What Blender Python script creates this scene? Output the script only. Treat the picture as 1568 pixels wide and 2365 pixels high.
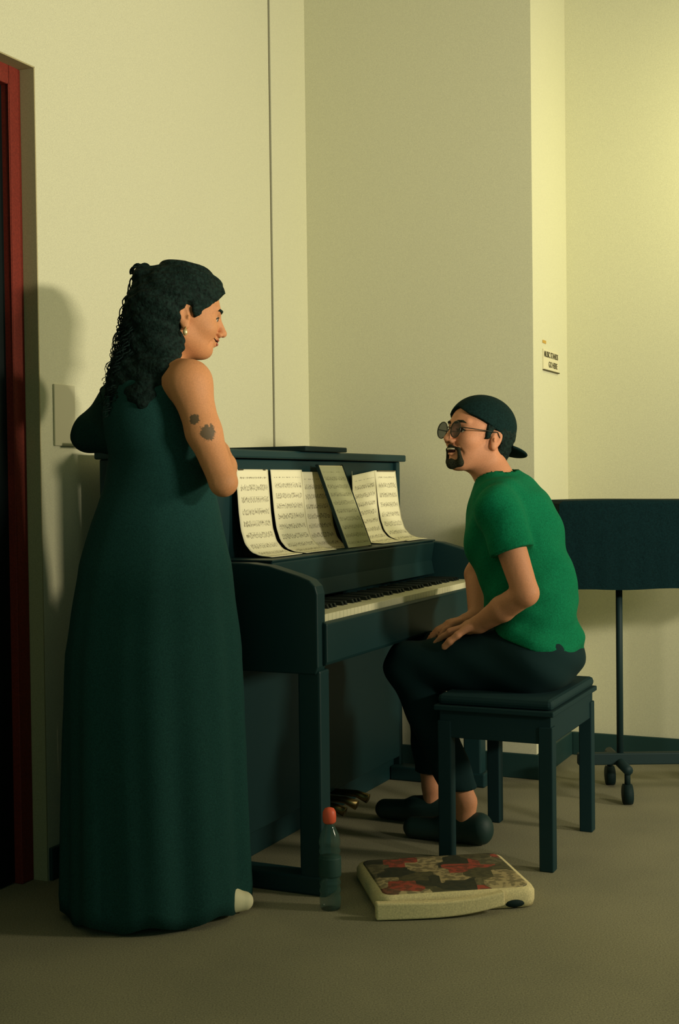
import bpy, math, random
import numpy as np
from mathutils import Vector, Matrix

for o in list(bpy.data.objects): bpy.data.objects.remove(o)
S = bpy.context.scene
COL = S.collection
random.seed(7); rng = np.random.default_rng(7)

# ------------------------------------------------------------------ camera
F = 3000.0; CW, CH = 1568.0, 2365.0; CAMH = 1.08
PITCH, ROLL = 0.0228, 0.012
cam = bpy.data.objects.new('camera', bpy.data.cameras.new('camera')); COL.objects.link(cam)
cam.data.sensor_fit = 'VERTICAL'; cam.data.sensor_height = 36.0
cam.data.lens = 36.0*F/CH
cam.matrix_world = (Matrix.Translation((0, 0, CAMH)) @ Matrix.Rotation(math.pi/2-PITCH, 4, 'X')
                    @ Matrix.Rotation(-ROLL, 4, 'Z'))
S.camera = cam

# ------------------------------------------------------------------ world, lamps, exposure
w = bpy.data.worlds.new('room_ambient'); S.world = w; w.use_nodes = True
bg = w.node_tree.nodes['Background']; bg.inputs[0].default_value = (0.24, 0.52, 0.42, 1); bg.inputs[1].default_value = 0.42

def lamp(name, loc, target, energy, color, size, size_y=None, spread=math.pi):
    l = bpy.data.lights.new(name, 'AREA'); l.energy = energy; l.color = color
    l.shape = 'RECTANGLE'; l.size = size; l.size_y = size_y or size; l.spread = spread
    o = bpy.data.objects.new(name, l); COL.objects.link(o); o.location = loc
    o.rotation_euler = (Vector(target)-Vector(loc)).to_track_quat('-Z', 'Y').to_euler()
    return o
lamp('room_lamp', (2.95, 0.55, 1.75), (-0.2, 4.1, 2.9), 74, (1.0, 0.90, 0.69), 0.7, 0.22, spread=2.3)
lamp('side_lamp', (3.40, 2.62, 1.5), (0.1, 3.3, 0.8), 25, (1.0, 0.88, 0.62), 0.4, spread=2.2)
lamp('wall_lamp', (1.75, 4.0, 2.5), (1.5, 4.8, 2.1), 4.5, (1.0, 0.93, 0.45), 0.3, spread=2.2)

S.view_settings.view_transform = 'Standard'; S.view_settings.look = 'None'
S.view_settings.gamma = 1.0; S.view_settings.use_curve_mapping = False
S.view_settings.exposure = 0.0

# ------------------------------------------------------------------ room frame: a = out from the left wall, b = along it
TH = math.atan(1377.0/F)
DV = Vector((math.sin(TH), math.cos(TH), 0)); NV = Vector((math.cos(TH), -math.sin(TH), 0))
def RM(a, b, z=0.0): return NV*a + DV*b + Vector((0, 0, z))
ROOM = Matrix(((NV.x, DV.x, 0, 0), (NV.y, DV.y, 0, 0), (0, 0, 1, 0), (0, 0, 0, 1)))

# ------------------------------------------------------------------ materials
MATS = {}
def mat(name, col, rough=0.8, spec=0.3, grain=0.0, gscale=300.0, bump=0.0, bscale=200.0, metal=0.0, col2=None, c2scale=3.0, trans=0.0, alpha=1.0, sheen=0.0):
    if name in MATS: return MATS[name]
    m = bpy.data.materials.new(name); m.use_nodes = True; MATS[name] = m
    nt = m.node_tree; N = nt.nodes; L = nt.links; p = N['Principled BSDF']
    p.inputs['Base Color'].default_value = (*col, 1)
    p.inputs['Roughness'].default_value = rough; p.inputs['Specular IOR Level'].default_value = spec
    p.inputs['Metallic'].default_value = metal
    p.inputs['Transmission Weight'].default_value = trans
    p.inputs['Sheen Weight'].default_value = sheen
    tc = N.new('ShaderNodeTexCoord'); src = None
    if col2 is not None:
        n = N.new('ShaderNodeTexNoise'); n.inputs['Scale'].default_value = c2scale; n.inputs['Detail'].default_value = 4
        L.new(tc.outputs['Object'], n.inputs['Vector'])
        r = N.new('ShaderNodeMapRange'); r.inputs[1].default_value = .38; r.inputs[2].default_value = .62; L.new(n.outputs[0], r.inputs[0])
        mx = N.new('ShaderNodeMix'); mx.data_type = 'RGBA'; mx.inputs[6].default_value = (*col, 1); mx.inputs[7].default_value = (*col2, 1)
        L.new(r.outputs[0], mx.inputs[0]); src = mx.outputs[2]
    if grain > 0:
        n = N.new('ShaderNodeTexNoise'); n.inputs['Scale'].default_value = gscale; n.inputs['Detail'].default_value = 2
        L.new(tc.outputs['Object'], n.inputs['Vector'])
        r = N.new('ShaderNodeMapRange'); r.inputs[1].default_value = .3; r.inputs[2].default_value = .7
        r.inputs[3].default_value = 1-grain; r.inputs[4].default_value = 1+grain; L.new(n.outputs[0], r.inputs[0])
        v = N.new('ShaderNodeVectorMath'); v.operation = 'SCALE'
        if src: L.new(src, v.inputs[0])
        else: v.inputs[0].default_value = col
        L.new(r.outputs[0], v.inputs['Scale']); src = v.outputs[0]
    if src: L.new(src, p.inputs['Base Color'])
    if bump > 0:
        n = N.new('ShaderNodeTexNoise'); n.inputs['Scale'].default_value = bscale; n.inputs['Detail'].default_value = 3
        L.new(tc.outputs['Object'], n.inputs['Vector'])
        b = N.new('ShaderNodeBump'); b.inputs['Strength'].default_value = bump; b.inputs['Distance'].default_value = .01
        L.new(n.outputs[0], b.inputs['Height']); L.new(b.outputs[0], p.inputs['Normal'])
    return m

M_wall = mat('wall_paint', (.66, .65, .46), .9, .15, grain=.11, gscale=420, bump=.05, bscale=500)
M_floor = mat('floor_vinyl', (.27, .255, .165), .75, .25, grain=.3, gscale=260, col2=(.23, .22, .145), c2scale=2.5)
M_base = mat('baseboard_rubber', (.012, .045, .042), .6, .3)
M_ceil = mat('ceiling_paint', (.35, .34, .25), .9, .1)
M_red = mat('red_door_frame_paint', (.19, .022, .012), .6, .3, grain=.2, gscale=200)
M_trim = mat('olive_reveal_paint', (.42, .37, .2), .8, .2, grain=.1)
M_doorblack = mat('black_door_leaf', (.003, .008, .008), .5, .2)
M_seam = mat('seam_dark', (.06, .05, .02), .9, .1)
M_piano = mat('black_piano_lacquer', (.008, .036, .040), .5, .25)
M_white = mat('white_key', (.80, .76, .52), .35, .4)
M_bkey = mat('black_key', (.008, .014, .013), .35, .4)
M_brass = mat('pedal_brass', (.2, .15, .06), .35, .5, metal=1)
M_bench = mat('bench_black_wood', (.007, .030, .034), .7, .2)
M_cush = mat('bench_cushion_vinyl', (.007, .030, .034), .7, .2)
M_cloth = mat('black_cover_cloth', (.003, .017, .020), .95, .1, grain=.3, gscale=300, bump=.2, bscale=60)
M_metal = mat('dark_metal_tube', (.008, .028, .03), .6, .3)
M_rub_shade = mat('caster_rubber_and_shade', (.006, .02, .02), .7, .2)
M_dress = mat('black_dress_fabric', (.013, .055, .050), .95, .1, grain=.25, gscale=350, sheen=.0)
M_armlayer = mat('dark_arm_cover', (.008, .030, .025), .95, .1, grain=.25, gscale=350)
M_hair = mat('dark_brown_hair', (.006, .017, .014), .8, .15, grain=.6, gscale=130, bump=.5, bscale=110)
M_tee = mat('green_tee_cotton', (.004, .155, .068), .95, .1, grain=.25, gscale=300, bump=.5, bscale=14)
M_pants = mat('black_trousers', (.006, .024, .026), .9, .15)
M_cap = mat('dark_cap_fabric', (.005, .019, .018), .9, .1, grain=.3, gscale=200)
M_capmesh = mat('cap_mesh_panel', (.04, .055, .03), .9, .1, grain=.8, gscale=260)
M_shoe = mat('dark_shoe_leather', (.01, .035, .03), .6, .4)
M_wshoe = mat('white_shoe', (.75, .70, .45), .6, .3)
M_eye = mat('eye_white', (.5, .45, .35), .4, .4)
M_iris = mat('eye_iris', (.02, .012, .008), .3, .5)
M_lip = mat('lips', (.42, .12, .08), .6, .3)
M_mouth = mat('mouth_inside', (.03, .008, .006), .8, .1)
M_teeth = mat('teeth', (.6, .52, .36), .4, .4)
M_beard = mat('dark_beard', (.022, .024, .014), .9, .1, grain=.6, gscale=300)
M_gold = mat('gold_earring', (.75, .6, .3), .35, .5, metal=.6)
M_wire = mat('thin_wire_frame', (.03, .03, .02), .4, .5, metal=.5)
M_cream = mat('cream_canvas', (.72, .62, .34), .9, .1, grain=.15, gscale=250)
M_plate = mat('pale_plate', (.55, .53, .36), .7, .3)
M_lock = mat('lock_metal', (.10, .085, .05), .5, .4, metal=.3)
M_label = mat('paper_label', (.72, .68, .46), .8, .2)
M_ink_shade = mat('label_ink_and_shadow', (.10, .09, .05), .8, .1)
M_tape = mat('orange_tape', (.55, .34, .07), .7, .2)
M_folder = mat('black_folder', (.005, .018, .018), .7, .2)
M_redcap = mat('red_bottle_cap', (.85, .13, .06), .45, .4)
M_blabel = mat('bottle_label', (.02, .06, .05), .6, .3)

def glassy(name, col, alpha_mix, rough=.1):
    m = bpy.data.materials.new(name); m.use_nodes = True; nt = m.node_tree; N = nt.nodes; L = nt.links
    p = N['Principled BSDF']; p.inputs['Base Color'].default_value = (*col, 1); p.inputs['Roughness'].default_value = rough
    p.inputs['Specular IOR Level'].default_value = .5 if rough<.2 else .1
    t = N.new('ShaderNodeBsdfTransparent'); mx = N.new('ShaderNodeMixShader'); mx.inputs[0].default_value = alpha_mix
    L.new(t.outputs[0], mx.inputs[1]); L.new(p.outputs[0], mx.inputs[2]); L.new(mx.outputs[0], N['Material Output'].inputs[0])
    return m
M_lens = glassy('spectacle_lens', (.012, .03, .03), .6, .35)  # dark tint stands in for the shade around the eyes
M_bottle = glassy('clear_bottle_plastic', (.05, .12, .10), .45, .12)

def skin_mat(name, col, tattoos=()):
    m = mat(name, col, .6, .3, grain=.08, gscale=300)
    if tattoos:
        nt = m.node_tree; N = nt.nodes; L = nt.links; p = N['Principled BSDF']
        src = p.inputs['Base Color'].links[0].from_socket
        tc = N.new('ShaderNodeTexCoord')
        for c, r, sc in tattoos:
            d = N.new('ShaderNodeVectorMath'); d.operation = 'DISTANCE'; L.new(tc.outputs['Object'], d.inputs[0]); d.inputs[1].default_value = c
            n = N.new('ShaderNodeTexNoise'); n.inputs['Scale'].default_value = sc; L.new(tc.outputs['Object'], n.inputs['Vector'])
            ma = N.new('ShaderNodeMath'); ma.operation = 'MULTIPLY_ADD'; L.new(n.outputs[0], ma.inputs[0]); ma.inputs[1].default_value = r*1.6; L.new(d.outputs['Value'], ma.inputs[2])
            lt = N.new('ShaderNodeMapRange'); lt.inputs[1].default_value = r*1.95; lt.inputs[2].default_value = r*1.7; lt.inputs[3].default_value = 0; lt.inputs[4].default_value = .85
            L.new(ma.outputs[0], lt.inputs[0])
            mx = N.new('ShaderNodeMix'); mx.data_type = 'RGBA'; L.new(lt.outputs[0], mx.inputs[0]); L.new(src, mx.inputs[6]); mx.inputs[7].default_value = (.05, .06, .04, 1)
            src = mx.outputs[2]
        L.new(src, p.inputs['Base Color'])
    return m

# ------------------------------------------------------------------ mesh helpers
class MB:
    def __init__(s, M=None): s.v = []; s.f = []; s.M = M or Matrix.Identity(4); s.uv = None
    def add(s, vs, fs):
        k = len(s.v); s.v += [tuple(s.M @ Vector(v)) for v in vs]; s.f += [tuple(i+k for i in f) for f in fs]; return s
    def box(s, a0, a1, b0, b1, z0, z1):
        return s.add([(a0,b0,z0),(a1,b0,z0),(a1,b1,z0),(a0,b1,z0),(a0,b0,z1),(a1,b0,z1),(a1,b1,z1),(a0,b1,z1)],
                     [(0,3,2,1),(4,5,6,7),(0,1,5,4),(1,2,6,5),(2,3,7,6),(3,0,4,7)])
    def prism(s, poly, b0, b1):      # poly in (a,z), extruded along b
        n = len(poly)
        return s.add([(a,b0,z) for a,z in poly]+[(a,b1,z) for a,z in poly],
                     [tuple(range(n)), tuple(range(2*n-1,n-1,-1))]+[(i,i+n,(i+1)%n+n,(i+1)%n) for i in range(n)])
    def tube(s, pts, r, n=8, closed=False):
        pts = [Vector(p) for p in pts]; m = len(pts); rs = r if isinstance(r,(list,tuple)) else [r]*m
        vs = []; up = None
        for i,p in enumerate(pts):
            if closed: t = pts[(i+1)%m]-pts[i-1]
            else: t = pts[min(i+1,m-1)]-pts[max(i-1,0)]
            t.normalize()
            if up is None: up = Vector((0,0,1)) if abs(t.z)<.9 else Vector((1,0,0))
            x = up-t*up.dot(t)
            if x.length<1e-6: x = Vector((0,1,0))-t*t.y
            x.normalize(); up = x; y = t.cross(x)
            for k in range(n):
                q = 2*math.pi*k/n; vs.append(p+x*(math.cos(q)*rs[i])+y*(math.sin(q)*rs[i]))
        fs = []
        for i in range(m if closed else m-1):
            j = (i+1)%m
            for k in range(n): fs.append((i*n+k, i*n+(k+1)%n, j*n+(k+1)%n, j*n+k))
        if not closed: fs += [tuple(range(n-1,-1,-1)), tuple((m-1)*n+k for k in range(n))]
        return s.add(vs, fs)
    def lathe(s, prof, c=(0,0,0), n=28):   # prof (r,z)
        vs = []; fs = []; m = len(prof)
        for r,z in prof:
            for k in range(n):
                q = 2*math.pi*k/n; vs.append((c[0]+r*math.cos(q), c[1]+r*math.sin(q), c[2]+z))
        for i in range(m-1):
            for k in range(n): fs.append((i*n+k, i*n+(k+1)%n, (i+1)*n+(k+1)%n, (i+1)*n+k))
        fs += [tuple(range(n-1,-1,-1)), tuple((m-1)*n+k for k in range(n))]
        return s.add(vs, fs)
    def ball(s, c, r, n=16, R=None):
        rr = r if isinstance(r,(tuple,list)) else (r,r,r); vs = []; fs = []; m = n//2
        R = R or Matrix.Identity(3)
        for i in range(m+1):
            t = math.pi*i/m
            for k in range(n):
                q = 2*math.pi*k/n
                vs.append(Vector(c)+R@Vector((rr[0]*math.sin(t)*math.cos(q), rr[1]*math.sin(t)*math.sin(q), rr[2]*math.cos(t))))
        for i in range(m):
            for k in range(n): fs.append((i*n+k, (i+1)*n+k, (i+1)*n+(k+1)%n, i*n+(k+1)%n))
        return s.add(vs, fs)
    def build(s, name, m, parent=None, loc=None, smooth=False, bevel=0, solid=0, label=None, subsurf=0):
        me = bpy.data.meshes.new(name)
        if parent is not None: o0 = Vector(parent['_o'])
        else: o0 = Vector(loc) if loc is not None else Vector((0,0,0))
        me.from_pydata([tuple(Vector(v)-o0) for v in s.v], [], s.f); me.materials.append(m)
        if s.uv:
            ul = me.uv_layers.new(name='uv')
            for l in me.loops: ul.data[l.index].uv = s.uv[l.vertex_index]
        import bmesh
        bm = bmesh.new(); bm.from_mesh(me)
        bmesh.ops.remove_doubles(bm, verts=bm.verts, dist=1e-6)
        bmesh.ops.recalc_face_normals(bm, faces=bm.faces); bm.to_mesh(me); bm.free()
        for p in me.polygons: p.use_smooth = smooth
        o = bpy.data.objects.new(name, me); COL.objects.link(o); o['_o'] = tuple(o0)
        if parent is not None:
            o.parent = parent
        else: o.location = o0
        if bevel:
            b = o.modifiers.new('b','BEVEL'); b.width = bevel; b.segments = 2; b.limit_method = 'ANGLE'
        if solid:
            b = o.modifiers.new('s','SOLIDIFY'); b.thickness = solid; b.offset = 0
        if subsurf:
            b = o.modifiers.new('ss','SUBSURF'); b.levels = subsurf; b.render_levels = subsurf
        if label: o['label'] = label
        return o
def tag(o, label=None, cat=None, group=None, kind=None):
    if label: o['label'] = label
    if cat: o['category'] = cat
    if group: o['group'] = group
    if kind: o['kind'] = kind
    return o
def thing(name, loc, label, cat, group=None):
    o = bpy.data.objects.new(name, None); COL.objects.link(o); o.location = loc; o['_o'] = tuple(loc)
    return tag(o, label, cat, group)

# ------------------------------------------------------------------ distance-field modelling of bodies
def rotm(yaw, pitch=0, roll=0):
    return np.array(Matrix.Rotation(yaw,3,'Z') @ Matrix.Rotation(-pitch,3,'Y') @ Matrix.Rotation(roll,3,'X'))
def cap(a, b, ra, rb=None, k=.02, op='+'): return ('c', np.array(a,float), np.array(b,float), ra, ra if rb is None else rb, k, op)
def ell(c, r, R=None, k=.02, op='+'): return ('e', np.array(c,float), np.array(r,float), np.eye(3) if R is None else np.array(R), k, op)
def _d(p, X):
    if p[0]=='c':
        a,b,ra,rb = p[1:5]; ba = b-a; t = np.clip(((X-a)@ba)/(ba@ba+1e-12),0,1)
        return np.sqrt(((X-a-t[...,None]*ba)**2).sum(-1)) - (ra+(rb-ra)*t)
    c,r,R = p[1:4]; q = (X-c)@R; k0 = np.sqrt(((q/r)**2).sum(-1)); k1 = np.sqrt(((q/r**2)**2).sum(-1))+1e-9
    return k0*(k0-1)/k1
def _aabb(p):
    if p[0]=='c':
        r = max(p[3],p[4]); return np.minimum(p[1],p[2])-r, np.maximum(p[1],p[2])+r
    r = p[2].max(); return p[1]-r, p[1]+r
def field(prims, lo, hi, res, post=None):
    n = np.ceil((hi-lo)/res).astype(int)+1
    ax = [lo[i]+res*np.arange(n[i]) for i in range(3)]
    D = np.full(n, .08)
    for p in prims:
        k, op = p[-2], p[-1]; l,h = _aabb(p); mg = .05
        i0 = np.clip(np.floor((l-mg-lo)/res).astype(int),0,n); i1 = np.clip(np.ceil((h+mg-lo)/res).astype(int)+1,0,n)
        if (i1<=i0).any(): continue
        sl = tuple(slice(i0[i],i1[i]) for i in range(3))
        X = np.stack(np.meshgrid(*[ax[i][sl[i]] for i in range(3)], indexing='ij'),-1)
        d = _d(p,X); D0 = D[sl]
        if op=='+':
            hh = np.maximum(k-np.abs(D0-d),0)/k; D[sl] = np.minimum(D0,d)-hh*hh*k*.25
        else:
            d = -d; hh = np.maximum(k-np.abs(D0-d),0)/k; D[sl] = np.maximum(D0,d)+hh*hh*k*.25
    if post:
        X = np.stack(np.meshgrid(*ax, indexing='ij'),-1); D = post(X,D)
    return D
def nets(D, lo, res):
    s = D<0; n = np.array(D.shape)
    c = [s[i:n[0]-1+i, j:n[1]-1+j, k:n[2]-1+k] for i in (0,1) for j in (0,1) for k in (0,1)]
    cnt = sum(x.astype(np.int8) for x in c); act = (cnt>0)&(cnt<8)
    idx = -np.ones(act.shape,int); I = np.argwhere(act); idx[act] = np.arange(len(I))
    acc = np.zeros((len(I),3)); num = np.zeros(len(I))
    cor = [(i,j,k) for i in (0,1) for j in (0,1) for k in (0,1)]
    for A in cor:
        for ax in range(3):
            if A[ax]: continue
            B = list(A); B[ax] = 1
            va = D[I[:,0]+A[0],I[:,1]+A[1],I[:,2]+A[2]]; vb = D[I[:,0]+B[0],I[:,1]+B[1],I[:,2]+B[2]]
            m = (va<0)!=(vb<0); t = np.where(m, va/(va-vb+1e-12), 0)
            P = np.array(A,float)[None]+np.eye(3)[ax][None]*t[:,None]
            acc += P*m[:,None]; num += m
    V = lo+(I+acc/num[:,None])*res
    Fs = []
    for ax in range(3):
        u,v = (ax+1)%3,(ax+2)%3
        sl0 = [slice(None)]*3; sl1 = [slice(None)]*3; sl0[ax] = slice(0,-1); sl1[ax] = slice(1,None)
        E = np.argwhere(s[tuple(sl0)]!=s[tuple(sl1)])
        ok = (E[:,u]>0)&(E[:,v]>0)&(E[:,u]<n[u]-1)&(E[:,v]<n[v]-1); E = E[ok]
        flip = s[E[:,0],E[:,1],E[:,2]]
        def cell(du,dv):
            q = E.copy(); q[:,u]-=du; q[:,v]-=dv; return idx[q[:,0],q[:,1],q[:,2]]
        Q = np.stack([cell(1,1),cell(0,1),cell(0,0),cell(1,0)],1)
        Q[~flip] = Q[~flip][:,::-1]; Fs.append(Q)
    return V, np.concatenate(Fs)
def sdf_obj(name, prims, m, boxes, parent=None, loc=None, post=None, label=None, extra=None):
    """boxes: list of (lo,hi,res); the first is the coarse one, the later finer ones replace it where they lie"""
    VV = []; FF = []; k = 0; fine = [(np.array(b[0]),np.array(b[1])) for b in boxes[1:]]
    for bi,(lo,hi,res) in enumerate(boxes):
        lo = np.array(lo,float); hi = np.array(hi,float)
        D = field(prims,lo,hi,res,post); V,Q = nets(D,lo,res)
        if bi==0 and fine and len(Q):
            C = V[Q].mean(1); keep = np.ones(len(Q),bool)
            for l,h in fine: keep &= ~((C>l+res*1.2)&(C<h-res*1.2)).all(1)
            Q = Q[keep]
        VV.append(V); FF.append(Q+k); k += len(V)
    V = np.concatenate(VV); Q = np.concatenate(FF)
    if extra:
        V = np.concatenate([V, np.array(extra.v)]); extf = [tuple(i+k for i in f) for f in extra.f]
    else: extf = []
    o0 = np.array(parent['_o']) if parent is not None else np.array(loc)
    me = bpy.data.meshes.new(name); me.from_pydata((V-o0).tolist(), [], Q.tolist()+extf); me.materials.append(m)
    me.polygons.foreach_set('use_smooth',[True]*len(me.polygons)); me.update()
    import bmesh
    bm = bmesh.new(); bm.from_mesh(me); lv = [v for v in bm.verts if not v.link_faces]; bmesh.ops.delete(bm, geom=lv, context='VERTS'); bm.to_mesh(me); bm.free()
    o = bpy.data.objects.new(name, me); COL.objects.link(o); o['_o'] = tuple(float(x) for x in o0)
    if parent is not None: o.parent = parent
    else: o.location = o0
    if label: o['label'] = label
    return o

# ------------------------------------------------------------------ the room
A_L = -2.206; B_C = 4.534; A_S = -1.31; B_R = 5.006; B_D = 2.87; B_G = 4.24; ZC = 3.35
def struct(name, mb, m, **k): return tag(mb.build(name, m, **k), kind='structure')
struct('floor', MB(ROOM).box(-4, 4.5, -1.5, 6.2, -.1, 0), M_floor)
struct('ceiling', MB(ROOM).box(-4, 4.5, -1.5, 6.2, ZC, ZC+.1), M_ceil)
wl = MB(ROOM)
wl.box(A_L-.2, A_L, B_D, B_G-.008, 0, ZC)
wl.box(A_L-.2, A_L, B_G+.008, B_C+.2, 0, ZC)
wl.box(A_L-.2, A_L-.012, B_G-.05, B_G+.05, 0, ZC)
wl.box(A_L-.2, A_L, 1.93, B_D, 2.21, ZC)
wl.box(A_L-.2, A_L, -1.5, 1.93, 0, ZC)
struct('wall_left', wl, M_wall)
struct('trim_1', MB(ROOM).box(A_L-.0119, A_L-.006, B_G-.0079, B_G+.0079, 0, ZC), M_seam)
struct('wall_middle', MB(ROOM).box(A_L, A_S, B_C, 6.2, 0, ZC), M_wall)
struct('wall_right', MB(ROOM).box(A_S, 3.2, B_R, 6.2, 0, ZC), M_wall)
for nm, bx in (('baseboard_left', (A_L, A_L+.012, B_D+.002, B_C, 0, .09)), ('baseboard_middle', (A_L+.012, A_S+.012, B_C-.012, B_C, 0, .09)),
               ('baseboard_column', (A_S, A_S+.012, B_C, B_R, 0, .09)), ('baseboard_right', (A_S+.012, 3.2, B_R-.012, B_R, 0, .09))):
    struct(nm, MB(ROOM).box(*bx), M_base, bevel=.003)
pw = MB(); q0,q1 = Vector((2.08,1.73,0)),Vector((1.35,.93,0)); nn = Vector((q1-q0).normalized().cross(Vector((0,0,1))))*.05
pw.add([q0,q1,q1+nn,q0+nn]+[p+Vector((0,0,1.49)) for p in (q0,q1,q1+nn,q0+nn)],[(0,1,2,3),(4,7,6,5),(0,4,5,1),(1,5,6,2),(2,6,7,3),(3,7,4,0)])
struct('added_shade_wall', pw, mat('shade_wall_dark',(.03,.06,.05),.9,.1))  # unseen wall added to block the room lamp and shade the lower room
# doorway in the left wall
d = tag(bpy.data.objects.new('door_1', None), kind='structure'); COL.objects.link(d); d['_o'] = tuple(RM(A_L, B_D)); d.location = RM(A_L, B_D)
r_ = MB(ROOM); r_.box(A_L-.2, A_L-.0, B_D-.004, B_D, 0, 2.21); r_.box(A_L-.2, A_L, 1.93, B_D, 2.206, 2.21); r_.box(A_L-.2, A_L, 1.93, 1.934, 0, 2.21)
r_.build('door_reveal', M_trim, d)
r_ = MB(ROOM); r_.box(A_L-.14, A_L-.045, B_D-.054, B_D-.004, 0, 2.206); r_.box(A_L-.14, A_L-.045, 1.934, B_D-.054, 2.155, 2.206); r_.box(A_L-.14, A_L-.045, 1.934, 1.984, 0, 2.155)
r_.build('door_frame', M_red, d, bevel=.003)
MB(ROOM).box(A_L-.11, A_L-.07, 1.984, B_D-.054, 0.005, 2.155).build('door_leaf', M_doorblack, d)

# lock plate and lever on the left wall
hx = thing('door_handle', RM(A_L, 3.0, 1.2), 'dark lever handle and round lock on a pale plate on the left wall', 'door handle')
MB(ROOM).box(A_L, A_L+.006, 2.925, 3.02, 1.19, 1.36).build('plate', M_plate, hx, bevel=.002)
Rr = ROOM @ Matrix.Rotation(math.pi/2, 4, 'Y')
def disc(a, b, z, r, h, n=24):
    m = MB(); c = RM(a, b, z); pts = [c, c+NV*h]; m.tube(pts, r, n); return m
disc(A_L+.004, 3.065, 1.247, .021, .012).build('lock_rose', M_lock, hx, bevel=.002)
disc(A_L+.014, 3.065, 1.247, .011, .006).build('lock_cylinder', M_brass, hx, bevel=.001)
mb = MB(); mb.tube([RM(A_L+.004, 3.06, 1.195), RM(A_L+.045, 3.06, 1.195), RM(A_L+.05, 3.045, 1.195), RM(A_L+.05, 2.965, 1.195)], .0065, 10)
mb.build('lever', M_metal, hx, smooth=True)

# paper sign on the pilaster
sg = thing('paper_sign', RM(A_S, 4.76, 1.52), 'small pale paper sign with two lines of capitals taped to the bright pilaster', 'sign')
MB(ROOM).box(A_S+.0005, A_S+.0035, 4.655, 4.865, 1.487, 1.562).build('paper', M_label, sg)
MB(ROOM).box(A_S+.0005, A_S+.008, 4.655, 4.865, 1.483, 1.487).build('edge_shadow', M_ink_shade, sg)  # dark strip stands in for the shadow along the paper's lower edge
MB(ROOM).box(A_S+.0005, A_S+.002, 4.655, 4.70, 1.583, 1.594).build('tape', M_tape, sg)
def lettering(body, size, b, z, width):
    cu = bpy.data.curves.new('lettering', 'FONT'); cu.body = body; cu.size = size; cu.align_x = 'CENTER'; cu.align_y = 'CENTER'; cu.extrude = .0003; cu.offset = .0006
    t = bpy.data.objects.new('tmp', cu); COL.objects.link(t); bpy.context.view_layer.update()
    me = bpy.data.meshes.new_from_object(t.evaluated_get(bpy.context.evaluated_depsgraph_get())); bpy.data.objects.remove(t)
    xs = [v.co.x for v in me.vertices]; sc = width/(max(xs)-min(xs))
    p0 = RM(A_S+.0042, b, z)
    for v in me.vertices: v.co = p0+DV*(v.co.x*sc)+Vector((0,0,v.co.y))+NV*v.co.z-Vector(sg['_o'])
    me.materials.clear(); me.materials.append(M_ink_shade)
    o = bpy.data.objects.new('lettering', me); COL.objects.link(o); o.parent = sg
lettering('MUSIC STANDS', .030, 4.76, 1.543, .19)
lettering('GO HERE', .030, 4.785, 1.508, .12)

# ------------------------------------------------------------------ upright piano
PB0, PB1 = 3.03, 4.40
pn = thing('upright_piano', RM(-1.8, 3.7, 0), 'black upright piano with open keyboard standing against the left wall', 'piano')
def P(): return MB(ROOM)
P().prism([(-2.12,.0),(-1.80,0),(-1.80,.62),(-1.79,1.15),(-2.12,1.15)], PB0+.02, PB1-.02).build('case', M_piano, pn, bevel=.004)
for b0,b1 in ((PB0,PB0+.03),(PB1-.03,PB1)):
    P().box(-2.13,-1.775,b0,b1,0,1.152).build('side_panel', M_piano, pn, bevel=.004)
P().box(-2.14,-1.755,PB0-.012,PB1+.012,1.152,1.176).build('lid', M_piano, pn, bevel=.005)
P().prism([(-1.80,.60),(-1.45,.60),(-1.445,.61),(-1.445,.71),(-1.455,.715),(-1.462,.715),(-1.462,.705),(-1.80,.705)], PB0+.03, PB1-.03).build('keybed', M_piano, pn, bevel=.004)
for b0,b1 in ((PB0,PB0+.05),(PB1-.05,PB1)):
    pr = [(-1.80,.58),(-1.465,.58),(-1.458,.60),(-1.458,.79),(-1.464,.81),(-1.48,.826),(-1.51,.837),(-1.60,.862),(-1.66,.868),(-1.80,.868)]
    P().prism(pr, b0, b1).build('key_cheek', M_piano, pn, bevel=.004)
P().prism([(-1.79,.868),(-1.625,.868),(-1.62,.862),(-1.63,.80),(-1.62,.752),(-1.66,.752),(-1.79,.80)], PB0+.065, PB1-.065).build('fallboard', M_piano, pn, bevel=.003)
P().box(-1.79,-1.618,PB0+.06,PB1-.06,.868,.873).build('music_ledge', M_piano, pn, bevel=.002)
for b in (PB0+.035, PB1-.035):
    P().box(-1.52,-1.455,b-.03,b+.03,.04,.59).build('leg', M_piano, pn, bevel=.006)
    P().box(-1.80,-1.44,b-.035,b+.035,0,.05).build('toe_block', M_piano, pn, bevel=.006)
P().box(-1.80,-1.775,PB0+.03,PB1-.03,.08,.56).build('lower_panel', M_piano, pn, bevel=.004)
for db in (-.09,0,.09):
    m = MB(); m.tube([RM(-1.79,3.72+db,.075),RM(-1.70,3.72+db,.075),RM(-1.66,3.72+db,.062)], [.010,.012,.016], 10); m.build('pedal', M_brass, pn, smooth=True)
# keys: 52 white, 36 black
KW = 1.264/52; KB0 = PB0+.053
wk = P().box(-1.625,-1.462,KB0+.0006,KB0+KW-.0006,.708,.733).build('white_key', M_white, pn, bevel=.0012)
for i in range(1,52):
    c = wk.copy(); COL.objects.link(c); c.parent = pn; c.location = DV*(KW*i)
bk = P().prism([(-1.625,.733),(-1.517,.733),(-1.522,.744),(-1.625,.745)],KB0+KW-.005,KB0+KW+.005).build('black_key', M_bkey, pn, bevel=.001)
first = True
for i in range(51):
    if i%7 in (1,4): continue
    if first: first = False; bk.location = DV*(KW*i); continue
    c = bk.copy(); COL.objects.link(c); c.parent = pn; c.location = DV*(KW*i)

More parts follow.
